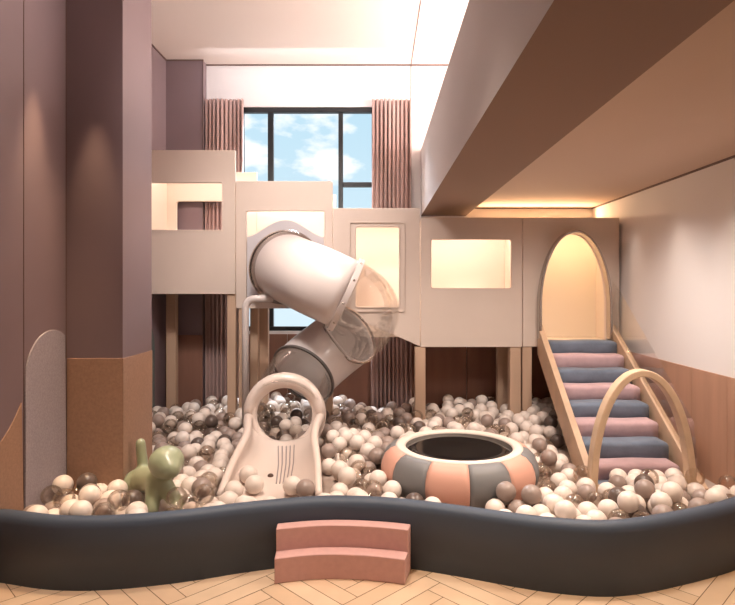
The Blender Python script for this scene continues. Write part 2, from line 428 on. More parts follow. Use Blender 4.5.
def collar(c, ax, r0, r1, h, m):
    bm = bmesh.new(); band(bm, c, ax, r0, r1, h); return obj('collar', bm, M[m], sl, bevel=.003)
collar(up[0] + tA.normalized()*.03, tA, .335, .372, .030, 'chrome'); collar(up[0] + tA.normalized()*.085, tA, .330, .362, .022, 'chrome')
collar(B, tB, R, R+.028, .05, 'slide'); collar(Cc, tC, R, R+.014, .022, 'chrome'); collar(D, tD, R-.004, R+.016, .024, 'darkrim')
k = 6
for i in range(10):      # bolts round the clear bend's upper collar
    a = 2*PI*i/10; ax = tB.normalized(); u = ax.orthogonal().normalized(); w_ = ax.cross(u)
    p = B + (u*math.cos(a) + w_*math.sin(a))*(R+.028)
    bm = bmesh.new(); bmesh.ops.create_uvsphere(bm, u_segments=10, v_segments=6, radius=.010, matrix=Matrix.Translation(p)); obj('bolt', bm, M['chrome'], sl, smooth=True)
# arched entry board in the play house opening
bd = [(px(247), pz(300.5)), (px(323.5), pz(300.5)), (px(323.5), pz(237))]
for i in range(21):
    t = i/20; x = 323.5 - 76.5*t; bd.append((px(x), pz(237 - 17*math.sin(PI*t)**1.6)))
bm = bmesh.new()
hole = [(A.x + .315*math.cos(2*PI*i/40), A.z + .315*math.sin(2*PI*i/40)) for i in range(40)]
hole = [(max(min(a, px(322)), px(248.5)), max(b, pz(299))) for a, b in hole]
plate(bm, [bd, hole], fXZ, DS+.004, DS+.034)
o = obj('entry_board', bm, M['panelgrey'], sl, bevel=.005); o['label'] = 'pale grey arched board round the tube mouth'
# support pole
bm = bmesh.new(); pp = [Vector((-1.235, 5.45, ZM)), Vector((-1.235, 5.45, 1.38))]
for i in range(9):
    a = PI/2*i/8; pp.append(Vector((-1.235 + .09*(1-math.cos(a)), 5.45, 1.40 + .09*math.sin(a))))
pp.append(Vector((-.98, 5.45, 1.495)))
sweep(bm, pp, .034, 20, caps=True); obj('support_pole', bm, M['slide'], sl, smooth=True)
# exit chute: U-shaped trough with a rolled rim that arches over the mouth
def chute_sec(s):
    d = 4.86 - 1.14*s
    cx = -.778 + .065*s + .022*min(1, s/.4)
    hw = .300 - .022*math.sin(PI*min(1, s*1.25))**2 + .040*max(0, (s-.45)/.55)**1.3 - .022*min(1, s/.4)
    zt = .516 - .02*s - .235*max(0, (s-.25)/.75)**1.5
    zf = .255 - .05*s + .05*(1-s)**3
    return d, cx, hw, zt, zf
def chute_pt(s, t):             # t 0..1 left rim to right rim
    d, cx, hw, zt, zf = chute_sec(s); a = PI*t; e_ = 1 - .38*s
    cs, sn = math.cos(a), math.sin(a)
    return Vector((cx - hw*math.copysign(abs(cs)**e_, cs), d, zt - (zt-zf)*abs(sn)**e_))
bm = bmesh.new(); ns, nt = 36, 40
V = [[bm.verts.new(chute_pt(i/ns, j/nt)) for j in range(nt+1)] for i in range(ns+1)]
for i in range(ns):
    for j in range(nt): bm.faces.new((V[i][j], V[i][j+1], V[i+1][j+1], V[i+1][j]))
bmesh.ops.recalc_face_normals(bm, faces=bm.faces)
ch = obj('exit_chute', bm, M['chute'], sl, smooth=True); solid(ch, .018, 0); ch['label'] = 'cream moulded chute at the bottom of the slide'
rim = [chute_pt(1 - i/24, 0) for i in range(25)]
arc_ = [Vector((-.778 - .300*math.cos(PI*i/24), 4.86 + .03*math.sin(PI*i/24), .516 + .300*math.sin(PI*i/24))) for i in range(1, 24)]
rim = rim + arc_ + [chute_pt(i/24, 1) for i in range(25)]
rad = [.024 + .012*i/24 for i in range(25)] + [.036 + .030*math.sin(PI*i/24)**.7 for i in range(1, 24)] + [.036 - .012*i/24 for i in range(25)]
bm = bmesh.new(); sweep(bm, rim, rad, 20, caps=True); obj('rolled_rim', bm, M['chute'], ch, smooth=True)
bm = bmesh.new(); sweep(bm, [chute_pt(1, j/24) for j in range(25)], .022, 14, caps=True); obj('front_lip', bm, M['chute'], ch, smooth=True)
bm = bmesh.new(); band(bm, (-.778, 4.93, .516), (0, 1, .0), .285, .345, .06); obj('mouth_flange', bm, M['chute'], ch, bevel=.012, seg=4)
bm = bmesh.new()                       # inner lip: bulging ring round the mouth hole
sweep(bm, [Vector((-.778 + .268*math.cos(2*PI*i/48), 4.875, .525 + .262*math.sin(2*PI*i/48))) for i in range(48)], .036, 18, closed=True); obj('mouth_ring', bm, M['chute'], ch, smooth=True)
for k in range(5):
    bm = bmesh.new(); q = []
    for i in range(17):
        s = .10 + .62*i/16; d, cx_, hw_, zt_, zf_ = chute_sec(s); dx_ = .018 + .052*s + (k-2)*(.034 - .014*s)
        e_ = 1 - .38*s; c_ = -dx_/hw_; q.append(chute_pt(s, math.acos(math.copysign(abs(c_)**(1/e_), c_))/PI) + Vector((0, 0, .0095)))
    sweep(bm, q, .0045, 8, caps=True); obj('grip_groove', bm, M['groove'], ch, smooth=True)
p = chute_pt(.60, .465); bm = bmesh.new()
bmesh.ops.create_uvsphere(bm, u_segments=16, v_segments=8, radius=.022, matrix=Matrix.Translation(p + Vector((0, 0, .012))) @ Matrix.Diagonal((1, 1, .75, 1))); obj('drain_bolt', bm, M['bolt'], ch, smooth=True)

# ------------------------------------------------------------------ padded stairs
st = empty('padded_stairs', (1.95, 4.9, ZM), 'padded stairs of alternating blue and pink steps up to the arched doorway', 'stairs')
NS = 9; dT = 5.78; run = .189; rise = .112
for i in range(NS):
    d0 = dT - run*(i+1) + .0; d1 = dT - run*i; zt = 1.08 - rise*i; off = -.012*i
    x0, x1 = 1.672 + off, 2.315 + off
    bm = BX(x0, x1, d0, d1-.004 + (.0 if i == 0 else .004), max(ZM+.002, zt-rise-.06), zt)
    bmesh.ops.bevel(bm, geom=[e for e in bm.edges if all(v.co.z > zt-.001 for v in e.verts)], offset=.034, segments=5, profile=.5, affect='EDGES')
    bmesh.ops.subdivide_edges(bm, edges=[e for e in bm.edges if e.calc_length() > .3], cuts=8, use_grid_fill=True)
    for v in bm.verts: v.co += Vector((0, math.sin(v.co.x*9 + i)*.003, math.sin(v.co.x*13 + i*2)*.003))
    o = obj('step', bm, M['stepblue'] if i % 2 == 0 else M['steppink'], st, smooth=True)
    o['label'] = ('blue' if i % 2 == 0 else 'pink') + ' padded step'
def stringer(x0, x1, xo):
    sh = [(5.795, 1.225), (5.795, .92), (4.12, -.10), (4.05, .0), (4.05, .14), (4.12, .185)]
    sh = [(a, max(b, ZM)) for a, b in sh]
    sh = [(5.795, 1.225), (5.795, .93), (4.50, ZM), (4.06, ZM), (4.06, .19), (4.14, .235)]
    bm = bmesh.new(); plate(bm, [sh], fYZ, x0, x1)
    for v in bm.verts: v.co.x += xo*(dT - v.co.y)
    return obj('stringer', bm, M['wood'], st, bevel=.008, seg=3)
stringer(1.600, 1.655, -.055); s2_ = stringer(2.325, 2.375, -.03)
sh = [(5.79, 1.222), (5.79, 1.66), (5.60, 1.56), (4.22, .62), (4.16, .25)]
bm = bmesh.new(); plate(bm, [sh], fYZ, 2.345, 2.353)
for v in bm.verts: v.co.x += -.03*(dT - v.co.y)
o = obj('guard_panel', bm, M['guard'], st); o['label'] = 'clear acrylic guard panel'
# hoop
hp = empty('hoop', (1.822, 4.0, ZM), 'bent pale wood hoop standing over the foot of the padded stairs', 'hoop')
cx, hw, ht = 1.822, .338, .868; N = 60; bm = bmesh.new(); V = []
for i in range(N+1):
    a = PI*i/N; c_, s_ = math.cos(a), math.sin(a); p = Vector((cx - hw*c_, 4.0, ZM + (ht-.04)*abs(s_)**.92))
    n = Vector((-c_/hw, 0, s_/ht)).normalized(); th = .024
    V.append([bm.verts.new(p + n*b_ + Vector((0, y_, 0))) for b_, y_ in ((-th, -.045), (th, -.045), (th, .045), (-th, .045))])
for a, b in zip(V, V[1:]):
    for k in range(4): bm.faces.new((a[k], a[(k+1) % 4], b[(k+1) % 4], b[k]))
bm.faces.new(V[0]); bm.faces.new(list(reversed(V[-1])))
zmin = min(v.co.z for v in bm.verts)
for v in bm.verts:
    if v.co.z < ZM: v.co.z = ZM
bmesh.ops.recalc_face_normals(bm, faces=bm.faces); obj('bent_band', bm, M['hoop'], hp, bevel=.008, seg=3)

# ------------------------------------------------------------------ trampoline
TX, TY = .586, 4.17
tr = empty('trampoline', (TX, TY, ZM), 'round mini trampoline with padded pink and grey ring and black mat', 'trampoline')
prof = [(.415, .445), (.425, .4625), (.45, .466), (.49, .452), (.53, .415), (.553, .36), (.560, .315), (.553, .265), (.53, .215), (.49, ZM+.004), (.43, ZM), (.40, .24), (.405, .36)]
a0 = math.radians(-.4) - PI/2
for k in range(12):
    bm = bmesh.new(); n = 10; V = []
    for i in range(n+1):
        t = i/n; a = a0 + math.radians(30)*(k + .006 + t*.988); pin = 1 - .020*abs(2*t-1)**6
        V.append([bm.verts.new((TX + (.42 + (r-.42)*pin)*math.cos(a), TY + (.42 + (r-.42)*pin)*math.sin(a), ZM + (z-ZM)*pin)) for r, z in prof])
    m_ = len(prof)
    for i in range(n):
        for j in range(m_): bm.faces.new((V[i][j], V[i][(j+1) % m_], V[i+1][(j+1) % m_], V[i+1][j]))
    bm.faces.new(V[0]); bm.faces.new(list(reversed(V[-1]))); bmesh.ops.recalc_face_normals(bm, faces=bm.faces)
    o = obj('pad_segment', bm, M['padgrey'] if k % 2 == 0 else M['padpink'], tr, smooth=True)
    o['label'] = ('grey' if k % 2 == 0 else 'peach pink') + ' padded segment of the ring'
def lathe(prof, m, name, par, n=64, c=(TX, TY)):
    bm = bmesh.new(); V = [[bm.verts.new((c[0] + r*math.cos(2*PI*i/n), c[1] + r*math.sin(2*PI*i/n), z)) for r, z in prof] for i in range(n)]
    for i in range(n):
        for j in range(len(prof)-1): bm.faces.new((V[i][j], V[i][j+1], V[(i+1) % n][j+1], V[(i+1) % n][j]))
    bmesh.ops.remove_doubles(bm, verts=bm.verts, dist=1e-5)
    bmesh.ops.recalc_face_normals(bm, faces=bm.faces)
    return obj(name, bm, m, par, smooth=True)
lathe([(.380, .42), (.380, .456), (.386, .466), (.405, .472), (.435, .472), (.452, .466), (.452, .45), (.42, .43), (.380, .42)], M['padwhite'], 'rim_cover', tr)['label'] = 'cream cover round the jump mat'
lathe([(0, .444), (.15, .4442), (.3, .446), (.384, .452), (.384, .440), (0, .434)], M['bed'], 'jump_mat', tr)['label'] = 'black shiny jump mat'

# ------------------------------------------------------------------ toy dog
def capsule(bm, a, b, ra, rb, n=14):
    a, b = Vector(a), Vector(b); k = max(6, int((b-a).length/.012))
    for i in range(k+1):
        t = i/k; bmesh.ops.create_icosphere(bm, subdivisions=2, radius=ra + (rb-ra)*t, matrix=Matrix.Translation(a.lerp(b, t)))
dg = bmesh.new()
hd = at(166.5, 462, 3.62)
bmesh.ops.create_icosphere(dg, subdivisions=3, radius=1, matrix=Matrix.Translation(hd) @ Matrix.Rotation(math.radians(-25), 4, 'Z') @ Matrix.Diagonal((.108, .112, .102, 1)))
capsule(dg, hd + Vector((.01, -.03, -.008)), hd + Vector((.045, -.062, -.02)), .085, .068)
chest = at(158, 481, 3.68); rump = at(141, 479, 3.98)
capsule(dg, hd + Vector((-.02, .03, -.05)), chest, .055, .07)
capsule(dg, chest, rump, .082, .085)
capsule(dg, chest + Vector((-.02, -.01, 0)), (at(152, 515, 3.60).x, 3.60, ZM+.045), .056, .046)
capsule(dg, chest + Vector((.04, -.01, -.01)), (at(181, 508, 3.62).x, 3.60, ZM+.045), .056, .046)
capsule(dg, rump + Vector((-.03, -.02, 0)), (at(121, 505, 3.95).x, 3.93, ZM+.045), .074, .05)
capsule(dg, rump + Vector((.05, .02, 0)), (at(158, 505, 4.05).x, 4.04, ZM+.045), .07, .05)
capsule(dg, rump + Vector((.0, .04, .05)), at(140.5, 443, 4.0), .040, .037)
dbase = Vector((-1.42, 3.78, ZM))
o = obj('toy_dog_raw', dg, M['dog'], base=dbase)
r_ = o.modifiers.new('r', 'REMESH'); r_.mode = 'VOXEL'; r_.voxel_size = .010
s_ = o.modifiers.new('s', 'SMOOTH'); s_.factor = .6; s_.iterations = 14
bpy.context.view_layer.update()
me = bpy.data.meshes.new_from_object(o.evaluated_get(bpy.context.evaluated_depsgraph_get()))
for p in me.polygons: p.use_smooth = True
bpy.data.objects.remove(o)
me.name = 'toy_dog'; dog = bpy.data.objects.new('toy_dog', me); C.objects.link(dog); dog.location = dbase
tag(dog, 'smooth pale green plastic toy dog standing in the ball pit beside the column', 'toy dog')

# ------------------------------------------------------------------ pit wall, base mat, steps
base_px = [(3,583),(38,589),(72,591),(110,590),(150,586.5),(200,580),(238,573.5),(275,568.5),(310,564.5),(341,563.5),(375,565),(408,568.5),(440,573.5),(482,581),(530,590),(575,595.5),(610,597),(642,594),(682,585.5),(735,571)]
ctl = [Vector((XL+.012, 3.145))]
for x, y in base_px:
    d = 928/(y-287); ctl.append(Vector(((x-VX)*d/F, d)))
ctl = [ctl[0]] + [c for c in ctl[1:] if c.x > XL+.03]
ctl += [Vector((2.25, 3.42)), Vector((XR-.013, 3.58))]
def catmull(P, n=8):
    out = []
    for i in range(len(P)-1):
        a, b, c, d = P[max(i-1, 0)], P[i], P[i+1], P[min(i+2, len(P)-1)]
        for k in range(n):
            t = k/n; out.append(.5*(2*b + (c-a)*t + (2*a-5*b+4*c-d)*t*t + (3*b-a-3*c+d)*t**3))
    return out + [P[-1]]
front = catmull(ctl)
for _ in range(12):
    front = [front[0]] + [(front[i-1] + front[i]*2 + front[i+1])*.25 for i in range(1, len(front)-1)] + [front[-1]]
PH, PT = .372, .105
nrm = []
for i in range(len(front)):
    t = (front[min(i+1, len(front)-1)] - front[max(i-1, 0)]).normalized(); nrm.append(Vector((-t.y, t.x)))
nrm[0] = nrm[-1] = Vector((0, 1))
inner = [f + n*PT for f, n in zip(front, nrm)]
pit = empty('ball_pit', (.1, 3.3, 0), 'dark slate padded curving wall round the ball pit', 'ball pit')
sec = [(0, 0), (0, PH-.05), (.006, PH-.026), (.020, PH-.009), (.040, PH), (PT-.040, PH), (PT-.018, PH-.009), (PT-.005, PH-.026), (PT, PH-.05), (PT, 0)]
bm = bmesh.new(); V = [[bm.verts.new((f.x + n.x*a, f.y + n.y*a, b)) for a, b in sec] for f, n in zip(front, nrm)]
for a, b in zip(V, V[1:]):
    for k in range(len(sec)): bm.faces.new((a[k], a[(k+1) % len(sec)], b[(k+1) % len(sec)], b[k]))
bm.faces.new(V[0]); bm.faces.new(list(reversed(V[-1]))); bmesh.ops.recalc_face_normals(bm, faces=bm.faces)
obj('pit_wall', bm, M['navy'], pit, smooth=True)
outl = [(p.x, p.y+.002) for p in inner] + [(XR-.014, YB-.014), (-1.93, YB-.014), (-1.93, 6.446), (XLB+.014, 6.446), (XLB+.014, YC1+.002), (XLC+.008, YC1+.002), (XLC+.008, YC0-.009), (XL+.012, YC0-.009)]
bm = bmesh.new(); plate(bm, [outl], fXY, .01, ZM); struct('floor_mat', bm, M['mat'])
# step stool, curved like the wall it leans on
def wall_y(x):
    for a, b in zip(front, front[1:]):
        if a.x <= x <= b.x: return a.y + (b.y-a.y)*(x-a.x)/(b.x-a.x)
    return front[-1].y
stp = empty('step_block', (-.2, 3.25, 0), 'pink foam two-step block curved against the slate pit wall', 'steps')
def tread(name, f0, f1, z0, z1, xl0, xl1):
    bm = bmesh.new(); n = 24; V = []
    for i in range(n+1):
        t = i/n
        xf = -.552 + (.150+.552)*t; xb = -.566 + (.192+.566)*t
        X = lambda f: xf + (xb-xf)*f
        yw = wall_y(X(1)) - .006
        y0 = yw - .175 + .175*f0; y1 = yw - .175 + .175*f1
        V.append([bm.verts.new(q) for q in ((X(f0), y0, z0), (X(f0), y0, z1), (X(f1), y1, z1), (X(f1), y1, z0))])
    for a, b in zip(V, V[1:]):
        for k in range(4): bm.faces.new((a[k], a[(k+1) % 4], b[(k+1) % 4], b[k]))
    bm.faces.new(V[0]); bm.faces.new(list(reversed(V[-1]))); bmesh.ops.recalc_face_normals(bm, faces=bm.faces)
    obj(name, bm, M['pink'], stp, bevel=.006, seg=3)
tread('lower_step', 0, .53, 0, .138, 0, 0); tread('upper_step', .532, 1, 0, .258, 0, 0)

